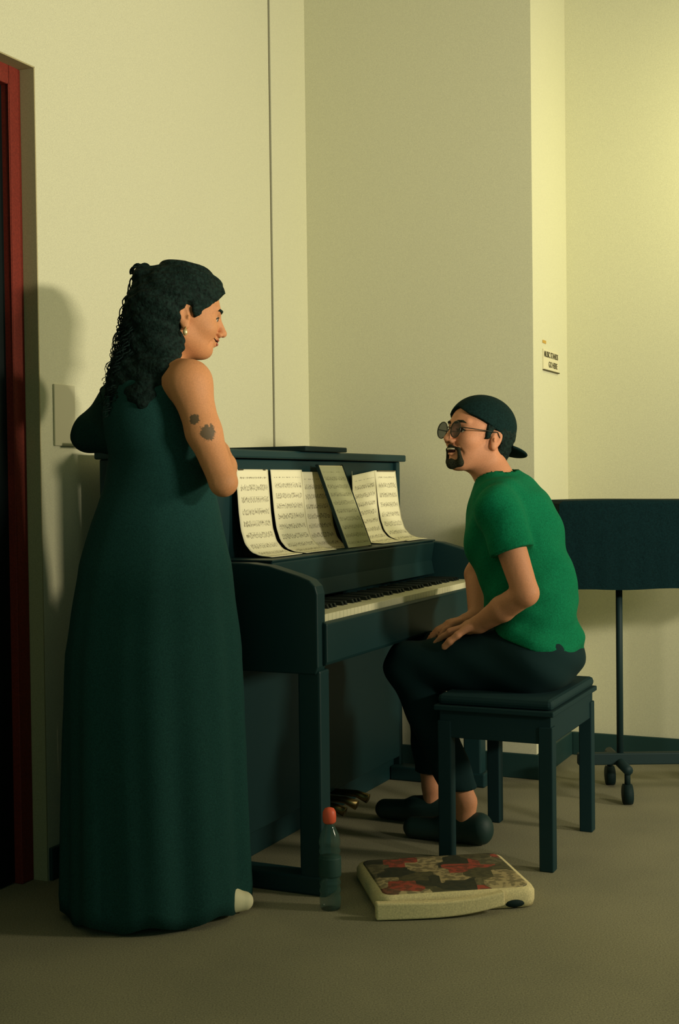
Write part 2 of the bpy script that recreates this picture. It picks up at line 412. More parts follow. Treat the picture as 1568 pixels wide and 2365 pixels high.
# folder on the lid
P().box(-2.02,-1.735,3.54,3.845,1.1765,1.192).build('folder', M_folder, loc=RM(-1.88,3.69,1.176), bevel=.003)
tag(bpy.data.objects['folder'], 'flat black folder lying on top of the piano lid, overhanging its front', 'folder')

# ---- sheet music
def staff_mat(name, paper, ink, rows, seed, u0=.09, u1=.93):
    m = bpy.data.materials.new(name); m.use_nodes = True; nt = m.node_tree; N = nt.nodes; L = nt.links; p = N['Principled BSDF']
    p.inputs['Roughness'].default_value = .85; p.inputs['Specular IOR Level'].default_value = .15
    uv = N.new('ShaderNodeUVMap'); uv.uv_map = 'uv'; sx = N.new('ShaderNodeSeparateXYZ'); L.new(uv.outputs[0], sx.inputs[0])
    def mth(op,a,b=None,c=None):
        q = N.new('ShaderNodeMath'); q.operation = op
        for i,x in enumerate((a,b,c)):
            if x is None: continue
            if isinstance(x,(int,float)): q.inputs[i].default_value = x
            else: L.new(x, q.inputs[i])
        return q.outputs[0]
    v = mth('MULTIPLY', sx.outputs[1], rows); fr = mth('FRACT', v)
    band = mth('MULTIPLY', mth('GREATER_THAN', fr, .30), mth('LESS_THAN', fr, .62))
    ln = mth('LESS_THAN', mth('FRACT', mth('MULTIPLY', mth('SUBTRACT', fr, .30), 12.5)), .28)
    lines = mth('MULTIPLY', band, mth('MULTIPLY', ln, .6))
    n = N.new('ShaderNodeTexNoise'); n.noise_dimensions = '3D'; n.inputs['Scale'].default_value = 1; n.inputs['Detail'].default_value = 2
    cb = N.new('ShaderNodeCombineXYZ'); L.new(mth('MULTIPLY', sx.outputs[0], 42), cb.inputs[0]); L.new(mth('MULTIPLY', sx.outputs[1], rows*4.5), cb.inputs[1]); cb.inputs[2].default_value = seed
    L.new(cb.outputs[0], n.inputs['Vector'])
    wide = mth('MULTIPLY', mth('GREATER_THAN', fr, .2), mth('LESS_THAN', fr, .72))
    notes = mth('MULTIPLY', wide, mth('MULTIPLY', mth('GREATER_THAN', n.outputs[0], .54), .75))
    tot = mth('MAXIMUM', lines, notes)
    mg = mth('MULTIPLY', mth('MULTIPLY', mth('GREATER_THAN', sx.outputs[0], u0), mth('LESS_THAN', sx.outputs[0], u1)),
             mth('MULTIPLY', mth('GREATER_THAN', sx.outputs[1], .04), mth('LESS_THAN', sx.outputs[1], .93)))
    tot = mth('MULTIPLY', tot, mg)
    mx = N.new('ShaderNodeMix'); mx.data_type = 'RGBA'; L.new(tot, mx.inputs[0]); mx.inputs[6].default_value = (*paper,1); mx.inputs[7].default_value = (*ink,1)
    L.new(mx.outputs[2], p.inputs['Base Color']); return m
PAPER = (.92,.87,.62); INK = (.20,.17,.10)
PROF = [(-1.778,1.120),(-1.774,1.06),(-1.770,1.0),(-1.764,.95),(-1.752,.912),(-1.732,.889),(-1.705,.879),(-1.668,.876)]
def prof(t, pr=PROF):
    L = [0]
    for i in range(1,len(pr)): L.append(L[-1]+math.hypot(pr[i][0]-pr[i-1][0],pr[i][1]-pr[i-1][1]))
    s = t*L[-1]
    for i in range(1,len(pr)):
        if s<=L[i]+1e-9:
            k = (s-L[i-1])/(L[i]-L[i-1]); return pr[i-1][0]+(pr[i][0]-pr[i-1][0])*k, pr[i-1][1]+(pr[i][1]-pr[i-1][1])*k
    return pr[-1]
def page(fn, nu=14, nv=30):
    m = MB(); m.uv = []
    for j in range(nv+1):
        for i in range(nu+1):
            u,v = i/nu, j/nv; m.v.append(tuple(RM(*fn(u,v)))); m.uv.append((u,1-v))
    for j in range(nv):
        for i in range(nu): k = j*(nu+1)+i; m.f.append((k,k+1,k+nu+2,k+nu+1))
    return m
def flat_fn(b0,b1,da=0,skew=0,top=0.0,bow=0.0):
    def f(u,v):
        a,z = prof(v); b = b0+(b1-b0)*u
        return a+da+bow*math.sin(math.pi*u), b+skew*v, z+top*(1-v)
    return f
sh = thing('sheet_music', RM(-1.74,3.27,.873), 'single curling sheet of printed music, leftmost on the piano music ledge', 'sheet music', 'sheet music on the piano ledge')
page(flat_fn(3.174,3.366,.004,bow=.006)).build('page', staff_mat('music_print_a',PAPER,INK,9,1), sh, smooth=True, solid=.0008)
P().box(-1.7755,-1.770,3.185,3.345,1.117,1.1205).build('binding_strip', M_ink_shade, sh)
sh = thing('sheet_music', RM(-1.74,3.58,.873), 'open music booklet with curved lower edge, second from the left on the piano ledge', 'sheet music', 'sheet music on the piano ledge')
page(flat_fn(3.378,3.585,.006,skew=.012)).build('page', staff_mat('music_print_b',PAPER,INK,10,4), sh, smooth=True, solid=.0008)
page(lambda u,v: (lambda q: (q[0]-.012*math.sin(math.pi*u)+.006, 3.585+.19*u+.012*v, q[1]-.006))(prof(v))).build('page', staff_mat('music_print_c',PAPER,INK,10,9), sh, smooth=True, solid=.0008)
PR3 = [(-1.765,1.132),(-1.665,.876)]
bk3 = thing('music_book', RM(-1.7,3.77,.873), 'stiff greenish music book leaning forward between the white sheets on the piano ledge', 'book')
def f3(off):
    def f(u,v):
        a,z = prof(v,PR3); return a+off, 3.68+.178*u, z
    return f
page(f3(.0055)).build('page', staff_mat('music_print_green',(.46,.46,.27),(.16,.16,.09),10,14,.06,.95), bk3, solid=.0008)
m = MB(ROOM)
m.add([(-1.765,3.68,1.132),(-1.665,3.68,.876),(-1.665,3.858,.876),(-1.765,3.858,1.132),(-1.760,3.68,1.134),(-1.660,3.68,.878),(-1.660,3.858,.878),(-1.760,3.858,1.134)],
      [(0,1,2,3),(4,7,6,5),(0,4,5,1),(1,5,6,2),(2,6,7,3),(3,7,4,0)])
m.build('page_block', M_cream, bk3)
m = MB(ROOM)
for b0 in (3.672, 3.858):
    m.add([(-1.768,b0,1.136),(-1.668,b0,.874),(-1.668,b0+.006,.874),(-1.768,b0+.006,1.136),(-1.759,b0,1.138),(-1.659,b0,.876),(-1.659,b0+.006,.876),(-1.759,b0+.006,1.138)],
      [(0,1,2,3),(4,7,6,5),(0,4,5,1),(1,5,6,2),(2,6,7,3),(3,7,4,0)])
m.build('cover_edge', M_folder, bk3)
sh = thing('sheet_music', RM(-1.74,4.15,.873), 'fanned folded score with three panels, rightmost on the piano music ledge', 'sheet music', 'sheet music on the piano ledge')
def fA(u,v): a,z = prof(v); return a+.05*(1-u)*(1-v*.3)+.002, 3.862+.105*u, z-.012*u-.004
def fB(u,v): a,z = prof(v); return a+.003, 3.967+.198*u, z-.018*(1-u)*(1-v)
def fC(u,v): a,z = prof(v); return a+.003+.012*v, 4.165+.19*u, z
page(fA).build('page', staff_mat('music_print_d',PAPER,INK,10,21), sh, smooth=True, solid=.0008)
page(fB).build('page', staff_mat('music_print_e',PAPER,INK,10,25), sh, smooth=True, solid=.0008)
page(fC).build('page', staff_mat('music_print_f',PAPER,INK,9,31), sh, smooth=True, solid=.0008)
m = MB(ROOM); m.box(-1.773,-1.769,4.18,4.34,1.117,1.1205); m.build('binding_strip', M_ink_shade, sh)

# ------------------------------------------------------------------ bench
BA0,BA1,BB0,BB1 = -1.29,-.955,3.46,3.945
bn = thing('piano_bench', RM(-1.12,3.7,0), 'black wooden piano bench with square legs under the seated man', 'bench')
for a in (BA0,BA1-.04):
    for b in (BB0,BB1-.04):
        P().box(a,a+.04,b,b+.04,0,.40).build('leg', M_bench, bn, bevel=.003)
m = P(); m.box(BA0+.005,BA1-.005,BB0+.005,BB0+.028,.352,.435); m.box(BA0+.005,BA1-.005,BB1-.028,BB1-.005,.352,.435)
m.box(BA0+.005,BA0+.028,BB0+.028,BB1-.028,.352,.435); m.box(BA1-.028,BA1-.005,BB0+.028,BB1-.028,.352,.435); m.build('apron', M_bench, bn, bevel=.002)
P().box(BA0-.008,BA1+.006,BB0-.01,BB1+.008,.43,.445).build('seat_board', M_bench, bn, bevel=.003)
P().box(BA0,BA1,BB0,BB1,.445,.475).build('cushion', M_cush, bn, bevel=.012)

# ------------------------------------------------------------------ covered instrument on wheels at the right
cv = thing('covered_instrument', (1.1,4.43,0), 'long instrument under a black cloth cover on a wheeled tubular stand at the right', 'covered instrument')
m = MB(); x0,x1,y0,y1,zt,zb = .72,1.52,4.25,4.60,1.008,.718
n = 60; ring = []
def per(t):
    L1,L2 = x1-x0,y1-y0; s = t*2*(L1+L2)
    if s<L1: return x0+s,y0
    s-=L1
    if s<L2: return x1,y0+s
    s-=L2
    if s<L1: return x1-s,y1
    s-=L1; return x0,y1-s
cx,cy = (x0+x1)/2,(y0+y1)/2; rows = [(.97,zt),(1.0,zt-.008),(1.0,zt-.1),(1.004,zt-.2),(1.006,zb)]; N_ = 240; vs=[]; fs=[]
for ri,(k,z) in enumerate(rows):
    for i in range(N_):
        x,y = per(i/N_); wv = 1+.004*ri/4*math.sin(i*.9)+.003*ri/4*math.sin(i*.37+1)
        vs.append((cx+(x-cx)*k*wv, cy+(y-cy)*(k*wv), z+(.002*math.sin(i*.21) if ri==4 else 0)+(.002*math.sin(x*9) if ri<2 else 0)))
for ri in range(4):
    for i in range(N_): fs.append((ri*N_+i, ri*N_+(i+1)%N_, (ri+1)*N_+(i+1)%N_, (ri+1)*N_+i))
fs.append(tuple(range(N_)))
m.add(vs,fs); m.build('cover', M_cloth, cv, smooth=False, solid=.003)
MB().box(x0+.05,x1-.05,y0+.05,y1-.05,.80,.99).build('instrument_body', M_metal, cv, bevel=.01)
for x in (.945,1.40):
    MB().tube([(x,4.40,.12),(x,4.40,.82)],.0115,12).build('post', M_metal, cv, smooth=True)
    MB().tube([(x,4.28,.115),(x,4.58,.115)],.017,12).build('foot_bar', M_metal, cv, smooth=True)
    for y in (4.29,4.57):
        q = MB(); q.tube([(x-.014,y,.034),(x+.014,y,.034)],.034,20); q.tube([(x,y,.06),(x,y,.11)],.010,10); q.build('caster', M_rub_shade, cv, smooth=True)
MB().box(.80,1.50,4.385,4.415,.11,.15).build('cross_bar', M_metal, cv, bevel=.004)

# ------------------------------------------------------------------ things on the floor
bt = thing('plastic_bottle', (-.035,3.27,0), 'clear ribbed plastic bottle with round red cap standing on the floor', 'bottle')
pr = [(.022,0),(.026,.004),(.027,.02)]
for i in range(7): z = .03+i*.02; pr += [(.0275,z),(.0245,z+.008),(.0275,z+.016)]
pr += [(.027,.175),(.0235,.19),(.015,.207),(.0115,.215),(.0115,.223)]
MB().lathe(pr,(-.035,3.27,0),32).build('bottle_body', M_bottle, bt, smooth=True)
MB().lathe([(.0283,.085),(.0288,.088),(.0288,.13),(.0283,.133)],(-.035,3.27,0),32).build('label_band', M_blabel, bt, smooth=True)
MB().lathe([(.013,.218),(.0165,.222),(.0175,.235),(.0165,.247),(.012,.255),(.004,.258)],(-.035,3.27,0),28).build('cap', M_redcap, bt, smooth=True)

# patterned bag lying flat, with cream edging
def bag_mat():
    m = bpy.data.materials.new('printed_bag_pattern'); m.use_nodes = True; nt = m.node_tree; N = nt.nodes; L = nt.links; p = N['Principled BSDF']; p.inputs['Roughness'].default_value = .7
    tc = N.new('ShaderNodeTexCoord'); v = N.new('ShaderNodeTexVoronoi'); v.inputs['Scale'].default_value = 13; v.distance = 'CHEBYCHEV'; L.new(tc.outputs['Object'], v.inputs['Vector'])
    r = N.new('ShaderNodeValToRGB'); sp = N.new('ShaderNodeSeparateColor'); L.new(v.outputs['Color'], sp.inputs[0]); L.new(sp.outputs[0], r.inputs[0])
    r.color_ramp.interpolation = 'CONSTANT'; e = r.color_ramp.elements
    cols = [(.0,(.10,.09,.04)),(.18,(.42,.33,.16)),(.34,(.03,.035,.02)),(.5,(.38,.07,.04)),(.64,(.16,.14,.07)),(.8,(.45,.36,.18)),(.92,(.22,.09,.05))]
    e[0].position = 0; e[0].color = (*cols[0][1],1); e[1].position = cols[1][0]; e[1].color = (*cols[1][1],1)
    for q,c in cols[2:]: z = e.new(q); z.color = (*c,1)
    n = N.new('ShaderNodeTexNoise'); n.inputs['Scale'].default_value = 55; n.inputs['Detail'].default_value = 3; L.new(tc.outputs['Object'], n.inputs['Vector'])
    rg = N.new('ShaderNodeValToRGB'); rg.color_ramp.elements[0].position = .46; rg.color_ramp.elements[1].position = .54; L.new(n.outputs[0], rg.inputs[0])
    mx = N.new('ShaderNodeMix'); mx.data_type = 'RGBA'; ml = N.new('ShaderNodeMath'); ml.operation = 'MULTIPLY'; L.new(rg.outputs[0], ml.inputs[0]); ml.inputs[1].default_value = .6
    L.new(ml.outputs[0], mx.inputs[0]); L.new(r.outputs[0], mx.inputs[6]); mx.inputs[7].default_value = (.05,.05,.025,1)
    L.new(mx.outputs[2], p.inputs['Base Color']); return m
BG = Vector((.26,3.40,0)); byaw = math.radians(9)
BM = Matrix.Translation(BG) @ Matrix.Rotation(byaw,4,'Z')
bag = thing('printed_bag', BG, 'flat cream edged bag with red and olive printed top lying on the floor', 'bag')
def slab(hx_,hy_,z0,z1,rc,top_in=0,n=9,wav=0.004,tilt=0.0):
    m = MB(BM); ring=[]
    for (sx,sy,q0) in ((1,1,0),(-1,1,90),(-1,-1,180),(1,-1,270)):
        for i in range(n):
            q = math.radians(q0+90*i/(n-1)); ring.append((sx*(hx_-rc)+rc*math.cos(q), sy*(hy_-rc)+rc*math.sin(q)))
    k = len(ring); vs=[]; fs=[]
    lv = [(z0,.985),(z0+(z1-z0)*.25,1),(z0+(z1-z0)*.75,1.0),(z1,.97),(z1+.003,.90),(z1+.004,.5)]
    for z,s_ in lv:
        for x,y in ring: vs.append((x*s_-0.04*y*0, y*s_, z+ (0 if z==z0 else wav*math.sin(x*14+y*9)+tilt*x)))
    for j in range(len(lv)-1):
        for i in range(k): fs.append((j*k+i,j*k+(i+1)%k,(j+1)*k+(i+1)%k,(j+1)*k+i))
    fs.append(tuple(range(k))); fs.append(tuple((len(lv)-1)*k+i for i in range(k)))
    m.add(vs,fs); return m
slab(.205,.175,.003,.045,.035).build('bag_body', M_cream, bag, smooth=True)
slab(.188,.160,.046,.0495,.025).build('printed_panel', bag_mat(), bag, smooth=True)
m = MB(BM); vs=[]; fs=[]; K=24
for i in range(K+1):
    t=i/K; x=-.215+.325*t; zc=.023+.05*max(0,t-.45)**2; h=.021-.004*t; y=-.190-.016*math.sin(math.pi*t*.9)
    for (yy,zz) in ((-.012,-h),(.012,-h),(.014,h),(-.010,h)): vs.append((x,y+yy,max(.001,zc+zz)))
for i in range(K):
    for k in range(4): fs.append((i*4+k,i*4+(k+1)%4,(i+1)*4+(k+1)%4,(i+1)*4+k))
fs += [(3,2,1,0),tuple(K*4+k for k in range(4))]
m.add(vs,fs).build('strap', M_cream, bag, bevel=.004, smooth=False)
MB(BM).ball((.145,-.168,.014),(.030,.012,.012),16).build('shade_patch', M_rub_shade, bag, smooth=True)  # dark blob stands in for the shade in the notch under the bag

# ------------------------------------------------------------------ people
def headprims(c, R, s=1.0, chin=-.108, jawx=.066, smile=0.0, fem=False, mo=0.0):
    c = np.array(c,float)
    def T(p): return c+R@(np.array(p,float)*s)
    def E(p,r,k=.02,op='+',R2=None): return ell(T(p), np.array(r)*s, R if R2 is None else R@R2, k*s, op)
    def C(p,q,ra,rb=None,k=.015,op='+'): return cap(T(p),T(q),ra*s,(ra if rb is None else rb)*s,k*s,op)
    jw = .040 if fem else .046
    L = [E((-.015,0,.032),(.100,.076,.084)), E((.028,0,-.008),(.060,.060,.080),.03), E((.030,0,-.052),(.048,.046,.050),.03)]
    for y in (-1,1):
        L += [C((-.012,y*jw*1.15,-.045),(.05,y*.018,chin+.018),.018,.016,.025)]
        L += [E((.055,y*.038,-.028+smile*.006),(.024,.021,.020),.02)]
        L += [C((.083,y*.008,.026),(.070,y*.042,.030),.0075,.007,.012)]
    L += [E((jawx,0,chin+.016),(.017,.019,.016),.02)]
    for y in (-1,1): L += [E((.092,y*.030,.006),(.013,.017,.011),.010,'-')]
    L += [C((.084,0,.016),(.106,0,-.022),.0075,.0095,.010), E((.105,0,-.026),(.011,.0095,.0085),k=.006)]
    for y in (-1,1): L += [E((.095,y*.0125,-.031),(.010,.007,.007),k=.006)]
    for y in (-1,1):
        L += [E((.103,y*.0055,-.037),(.006,.0032,.004),k=.003,op='-')]
        if smile: L += [C((.086,y*.017,-.036),(.070,y*.034,-.062),.003,.003,.010,'-')]
        L += [C((.091,0,-.052+mo),(.078,y*(.022+.004*smile),-.051+mo+.004*smile),.0055,.003,.006)]
        L += [C((.088,0,-.064+mo),(.076,y*(.018+.004*smile),-.060+mo+.004*smile),.0065,.003,.006)]
    # ears
    for y in (-1,1):
        Re = np.array(Matrix.Rotation(math.radians(-14),3,'Y') @ Matrix.Rotation(math.radians(-y*14),3,'Z'))
        L += [ell(T((-.014,y*.078,-.006)), np.array((.017,.008,.031))*s, R@Re, .006*s), ell(T((-.013,y*.088,-.001)), np.array((.0095,.007,.018))*s, R@Re, .004*s,'-'),
              E((-.006,y*.079,-.032),(.009,.007,.010),k=.008), E((-.003,y*.084,-.012),(.004,.003,.006),k=.003)]
    return L, T
def hair_filter(keep):      # keep(q): signed value, >0 removed
    return keep

def eyes(T, R, s, root, lab=''):
    for y in (-1,1):
        MB().ball(T((.0705,y*.030,.004)), .0125*s, 16).build('eyeball', M_eye, root, smooth=True)
        MB().ball(T((.0785,y*.0305,.0035)), .0062*s, 12).build('iris', M_iris, root, smooth=True)
        MB().tube([T((.0815,y*.017,.004)),T((.0850,y*.026,.0095)),T((.0830,y*.036,.0090)),T((.0760,y*.046,.003))],[.001*s,.0020*s,.0022*s,.001*s],6).build('eyelashes', M_iris, root, smooth=True)
def brow(T, s, m, root, up=0):
    for y in (-1,1):
        b = MB(); pts = [T((.0905,y*.010,.024)),T((.091,y*.022,.028+up)),T((.084,y*.036,.029+up)),T((.073,y*.048,.024))]
        b.tube(pts,[.0035*s,.0045*s,.0035*s,.0015*s],8); b.build('eyebrow', m, root, smooth=True)

def hand(wrist, dirv, palm_n, side, curl=.5, s=1.0, spread=.12, k=.006):
    """wrist point, pointing direction, palm normal (the side the fingers curl to), side=+1/-1 for the thumb direction"""
    w = np.array(wrist,float); d = np.array(dirv,float); d/=np.linalg.norm(d); n = np.array(palm_n,float); n -= d*(n@d); n/=np.linalg.norm(n); t = np.cross(d,n)*side
    L = [cap(w, w+d*.035*s, .021*s, .022*s, .015)]
    for i,off in enumerate((.027,.009,-.009,-.026)):
        L.append(cap(w+d*.02*s+t*off*.6*s, w+d*.085*s+t*off*s-n*.002, .013*s, .011*s, .008))
    lens = ((.040,.024,.018),(.045,.028,.019),(.042,.026,.018),(.032,.019,.016))
    for i,off in enumerate((.028,.0095,-.0095,-.027)):
        p = w+d*(.088-(.004 if i in (0,3) else 0)-(.004 if i==3 else 0))*s+t*off*s; ang = .25*curl
        for j,l in enumerate(lens[i]):
            ang += (.35,.75,.5)[j]*curl
            dd = d*math.cos(ang)+n*math.sin(ang)+t*off*spread*30*.12; dd/=np.linalg.norm(dd); q = p+dd*l*s
            L.append(cap(p,q,(.0095-.0008*j)*s,(.0088-.0009*j)*s,.003)); p = q
    p = w+d*.022*s+t*.022*s; ang = 0
    for l,(fd,ft,fn) in zip((.042,.030,.024),((.70,.62,.35),(.88,.30,.40),(.93,.02,.45))):
        dd = d*fd+t*ft+n*fn; dd/=np.linalg.norm(dd); q = p+dd*l*s; L.append(cap(p,q,.0125*s if l>.04 else .0105*s,.0095*s,.006)); p = q
    return L

# ================= WOMAN
WO = Vector((-.47,3.32,0))
Fw = np.array((.85,.527,0)); Lw = np.array((-.527,.85,0)); C0 = np.array((-.455,3.30,0))
def WB(f,l,z): return C0+Fw*f+Lw*l+np.array((0,0,z))
HW = np.array((-.384,3.27,1.499)); RWh = rotm(math.radians(17), math.radians(-9))
hp, TW = headprims(HW, RWh, .97, chin=-.094, smile=1, fem=True, mo=.009)
shR = np.array((-.360,3.155,1.326)); elR = np.array((-.276,3.10,1.083)); wrR = np.array((-.30,3.285,1.16))
shL = WB(-.01,.165,1.325); elL = np.array((-.640,3.335,1.212)); wrL = np.array((-.52,3.30,1.175))
body = hp + [cap(TW((-.02,0,-.05)), WB(-.01,0,1.36), .048,.052,.03), cap(WB(-.02,-.09,1.342),WB(-.02,.09,1.342),.045,.045,.05),
    cap(WB(-.01,0,1.28),WB(0,0,1.10),.085,.085,.05), ell(WB(0,0,1.26),(.085,.12,.09),rotm(math.atan2(Fw[1],Fw[0])),.04),
    cap(WB(0,0,1.10),WB(-.01,0,.95),.095,.12,.06), ell(WB(-.03,0,.90),(.12,.16,.12),rotm(math.atan2(Fw[1],Fw[0])),.05),
    cap(WB(-.02,-.08,.88),WB(.01,-.08,.48),.085,.055,.03), cap(WB(.01,-.08,.48),WB(-.01,-.08,.09),.052,.036,.02),
    cap(WB(-.02,.08,.88),WB(.01,.08,.48),.085,.055,.03), cap(WB(.01,.08,.48),WB(-.01,.08,.09),.052,.036,.02),
    cap(shR+(-.02,.03,.012), shR, .046,.050,.04), cap(shR, (shR+elR)/2+(-.006,0,0), .050,.041,.03), cap((shR+elR)/2+(-.006,0,0), elR, .041,.033,.02),
    cap(elR, (elR+wrR)/2, .033,.036,.01), cap((elR+wrR)/2, wrR, .037,.025,.01),
    cap(shL, elL, .048,.038,.03), cap(elL, wrL, .036,.026,.01)]
# feet
for sgn in (-1,1): body += [cap(WB(-.03,sgn*.08,.05), WB(.13,sgn*.08,.035),.034,.028,.02)]
hR = hand(wrR, wrR-elR+np.array((0,.06,.02)), (-.6,.1,-.1), 1, .7, .92); hL = hand(wrL, np.array((.55,.1,-.3)), (-.2,.9,-.1), 1, .6, .92)
body += hR+hL
bl, bh = (-.80,2.98,0.0),(-.12,3.66,1.66)
SKW = skin_mat('warm_skin_woman', (.60,.265,.115), ((Vector((-.309,3.080,1.203))-WO,.0185,120.0),(Vector((-.343,3.090,1.234))-WO,.0125,170.0)))
woman = sdf_obj('person', body, SKW, [(bl,bh,.007), ((-.52,3.12,1.37),(-.24,3.42,1.64),.0022)], loc=WO)
tag(woman, 'standing woman in long sleeveless black dress with dark curly hair, seen from behind, smiling right', 'person')
eyes(TW, RWh, .97, woman); brow(TW, .97, M_hair, woman)
m = MB(); m.tube([TW((.0945,0,-.0485)),TW((.089,-.012,-.0475)),TW((.080,-.024,-.043))],[.0028,.0022,.001],8); m.tube([TW((.0945,0,-.0485)),TW((.089,.012,-.0475)),TW((.080,.024,-.043))],[.0028,.0022,.001],8)
m.build('mouth_line', M_mouth, woman, smooth=True)
m = MB(); m.tube([TW((.0955,y,-.0445)) for y in (-.008,0,.008)],[.003,.0035,.003],8); m.tube([TW((.094,y,-.055)) for y in (-.008,0,.008)],[.003,.0045,.003],8); m.build('lips', M_lip, woman, smooth=True)
ep = TW((-.006,-.088,-.050)); m = MB(); m.tube([TW((-.006,-.086,-.036)),ep],.0015,6); m.ball(ep,(.006,.006,.009),14); m.build('earring', M_gold, woman, smooth=True)
# hair
hs = []
s_=.97
def EH(p,r,k=.03,op='+'): return ell(TW(p),np.array(r)*s_,RWh,k,op)
hs += [EH((-.013,0,.046),(.115,.091,.098)), EH((-.055,0,-.01),(.080,.088,.090))]
hs += [cap(TW((-.07,0,.0)), (-.462,3.275,1.42),.078,.075,.04), cap((-.462,3.275,1.42),(-.495,3.27,1.33),.075,.078,.04), cap((-.495,3.27,1.33),(-.50,3.25,1.18),.078,.05,.04),
       cap((-.43,3.22,1.42),(-.47,3.19,1.30),.045,.045,.03), cap((-.40,3.21,1.41),(-.425,3.175,1.36),.022,.03,.02), cap(TW((-.10,0,.06)),TW((-.125,0,.085)),.03,.022,.02)]
def hair_post(X,D):
    q = (X-HW)@RWh/s_
    x,y,z = q[...,0],q[...,1],q[...,2]
    # face opening: remove in front of the hairline
    line = (z-(.061-(.078-x)*1.10))           # above the hairline when positive
    face = np.maximum(line, -( x+.002 ))      # region below the line and ahead of the ear
    face = np.maximum(face, -(z+.115))
    D = np.maximum(D, -face*.8)
    # around the near ear
    e = np.sqrt(((x+.006)/.020)**2+((z+.012)/.036)**2+((y+.085)/.045)**2)-1
    D = np.maximum(D, -e*.02)
    nz = .0035*np.sin(X[...,2]*95+X[...,0]*60+3*np.sin(X[...,1]*40))*np.sin(X[...,1]*110+2*np.sin(X[...,2]*30))+.002*np.sin(X[...,2]*210+X[...,1]*170)
    return D+nz*(np.abs(D)<.03)
ex = MB()
def strand(p0,p1,amp,turns,r,sag=0.0,ph=None):
    p0=Vector(p0);p1=Vector(p1); n=int(turns*9)+6; ph = random.uniform(0,6.28) if ph is None else ph; pts=[]
    ax=(p1-p0).normalized(); u=ax.cross(Vector((0,1,.2))).normalized(); v=ax.cross(u)
    for i in range(n+1):
        t=i/n; q=ph+turns*2*math.pi*t; am=amp*(.5+.5*min(1,t*3))*random.uniform(.85,1.1)
        pts.append(p0.lerp(p1,t)+u*(math.cos(q)*am)+v*(math.sin(q)*am)+Vector((-sag*math.sin(math.pi*t),0,0)))
    ex.tube(pts,[r*(1-.5*i/n) for i in range(n+1)],5)
for i in range(46):
    t = random.random(); yy = random.uniform(-.05,.05)
    z0 = 1.60-.12*random.random(); x0 = -.485-.03*random.random()
    z1 = z0-random.uniform(.08,.26); x1 = -.525-.30*(1.52-z1)*random.uniform(.7,1.0)
    x1 = max(x1,-.615)
    strand((x0,3.27+yy,z0),(x1,3.265+yy,max(1.28,z1)),random.uniform(.005,.010),random.uniform(2.5,6),random.uniform(.0012,.0022),.006)
for i in range(26):
    z0 = random.uniform(1.30,1.45); strand((-.50,3.22+random.uniform(-.03,.03),z0+.06),(-.545-.25*(1.45-z0),3.21,z0-.06),random.uniform(.005,.009),3,.0022)
for i in range(10): # loops of hair gathered at the crown
    c = Vector((-.492+random.uniform(-.012,.012),3.28+random.uniform(-.02,.02),1.605+random.uniform(-.02,.018))); r=random.uniform(.010,.018); q0=random.uniform(0,6); pts=[]
    for k in range(15): q=q0+k*.42; pts.append(c+Vector((math.cos(q)*r,math.sin(q*.5)*r*.8,math.sin(q)*r)))
    ex.tube(pts,.0032,6)
sdf_obj('hair', hs, M_hair, [((-.70,3.05,1.10),(-.22,3.48,1.70),.0042)], parent=woman, post=hair_post, extra=ex, label='dark curly hair gathered at the crown and falling down the back')
# dress
dz = [(1.395,.085,.060,-.015,0),(1.37,.125,.085,-.02,0),(1.33,.138,.108,-.02,.0),(1.26,.140,.122,-.015,.0),(1.20,.150,.122,-.01,.0),(1.155,.158,.120,0,0),(1.08,.160,.130,-.003,.0),
      (.99,.165,.160,-.01,0),(.88,.180,.190,-.015,.0),(.66,.195,.222,-.02,0),(.40,.20,.232,-.02,0),(.20,.205,.237,-.02,0),(.05,.21,.242,-.02,0),(.015,.208,.240,-.02,0)]
m = MB(); n = 120; vs=[]; fs=[]
zs=[]; 
for i in range(len(dz)-1):
    k=max(1,int(abs(dz[i][0]-dz[i+1][0])/.03)); 
    for j in range(k): t=j/k; zs.append([dz[i][q]+(dz[i+1][q]-dz[i][q])*t for q in range(5)])
zs.append(list(dz[-1]))
for (z,wd,dp,fo,lo_) in zs:
    fl = max(0,min(1,(1.05-z)/.8))
    for k in range(n):
        q=2*math.pi*k/n; cs,sn=math.cos(q),math.sin(q)
        fold = 1+fl*(.030*math.sin(9*q+.8)+.018*math.sin(16*q+z*2)+.012*math.sin(5*q+2))+.006*math.sin(z*40+q*3)*(1-fl)
        vs.append(tuple(WB(fo+dp*cs*fold, lo_+wd*sn*fold, z+(.008*math.sin(9*q+.8) if z<.06 else 0))))
for i in range(len(zs)-1):
    for k in range(n): fs.append((i*n+k,i*n+(k+1)%n,(i+1)*n+(k+1)%n,(i+1)*n+k))
m.add(vs,fs).build('dress', M_dress, woman, smooth=True, solid=.004, label='long black A-line dress reaching the floor')
# dark layer added over the far arm's skin so it renders dark
sdf_obj('arm_dark_layer', [cap(shL+(.05,-.04,.025),shL,.045,.062,.04), cap(shL,elL,.058,.043,.03), cap(elL,wrL+(.02,0,.0),.042,.040,.02)], M_armlayer,
        [((-.80,3.10,1.0),(-.35,3.62,1.46),.006)], parent=woman, post=lambda X,D: D+.002*np.sin(X[...,2]*70+X[...,0]*50), label='dark layer added over the far bent arm')
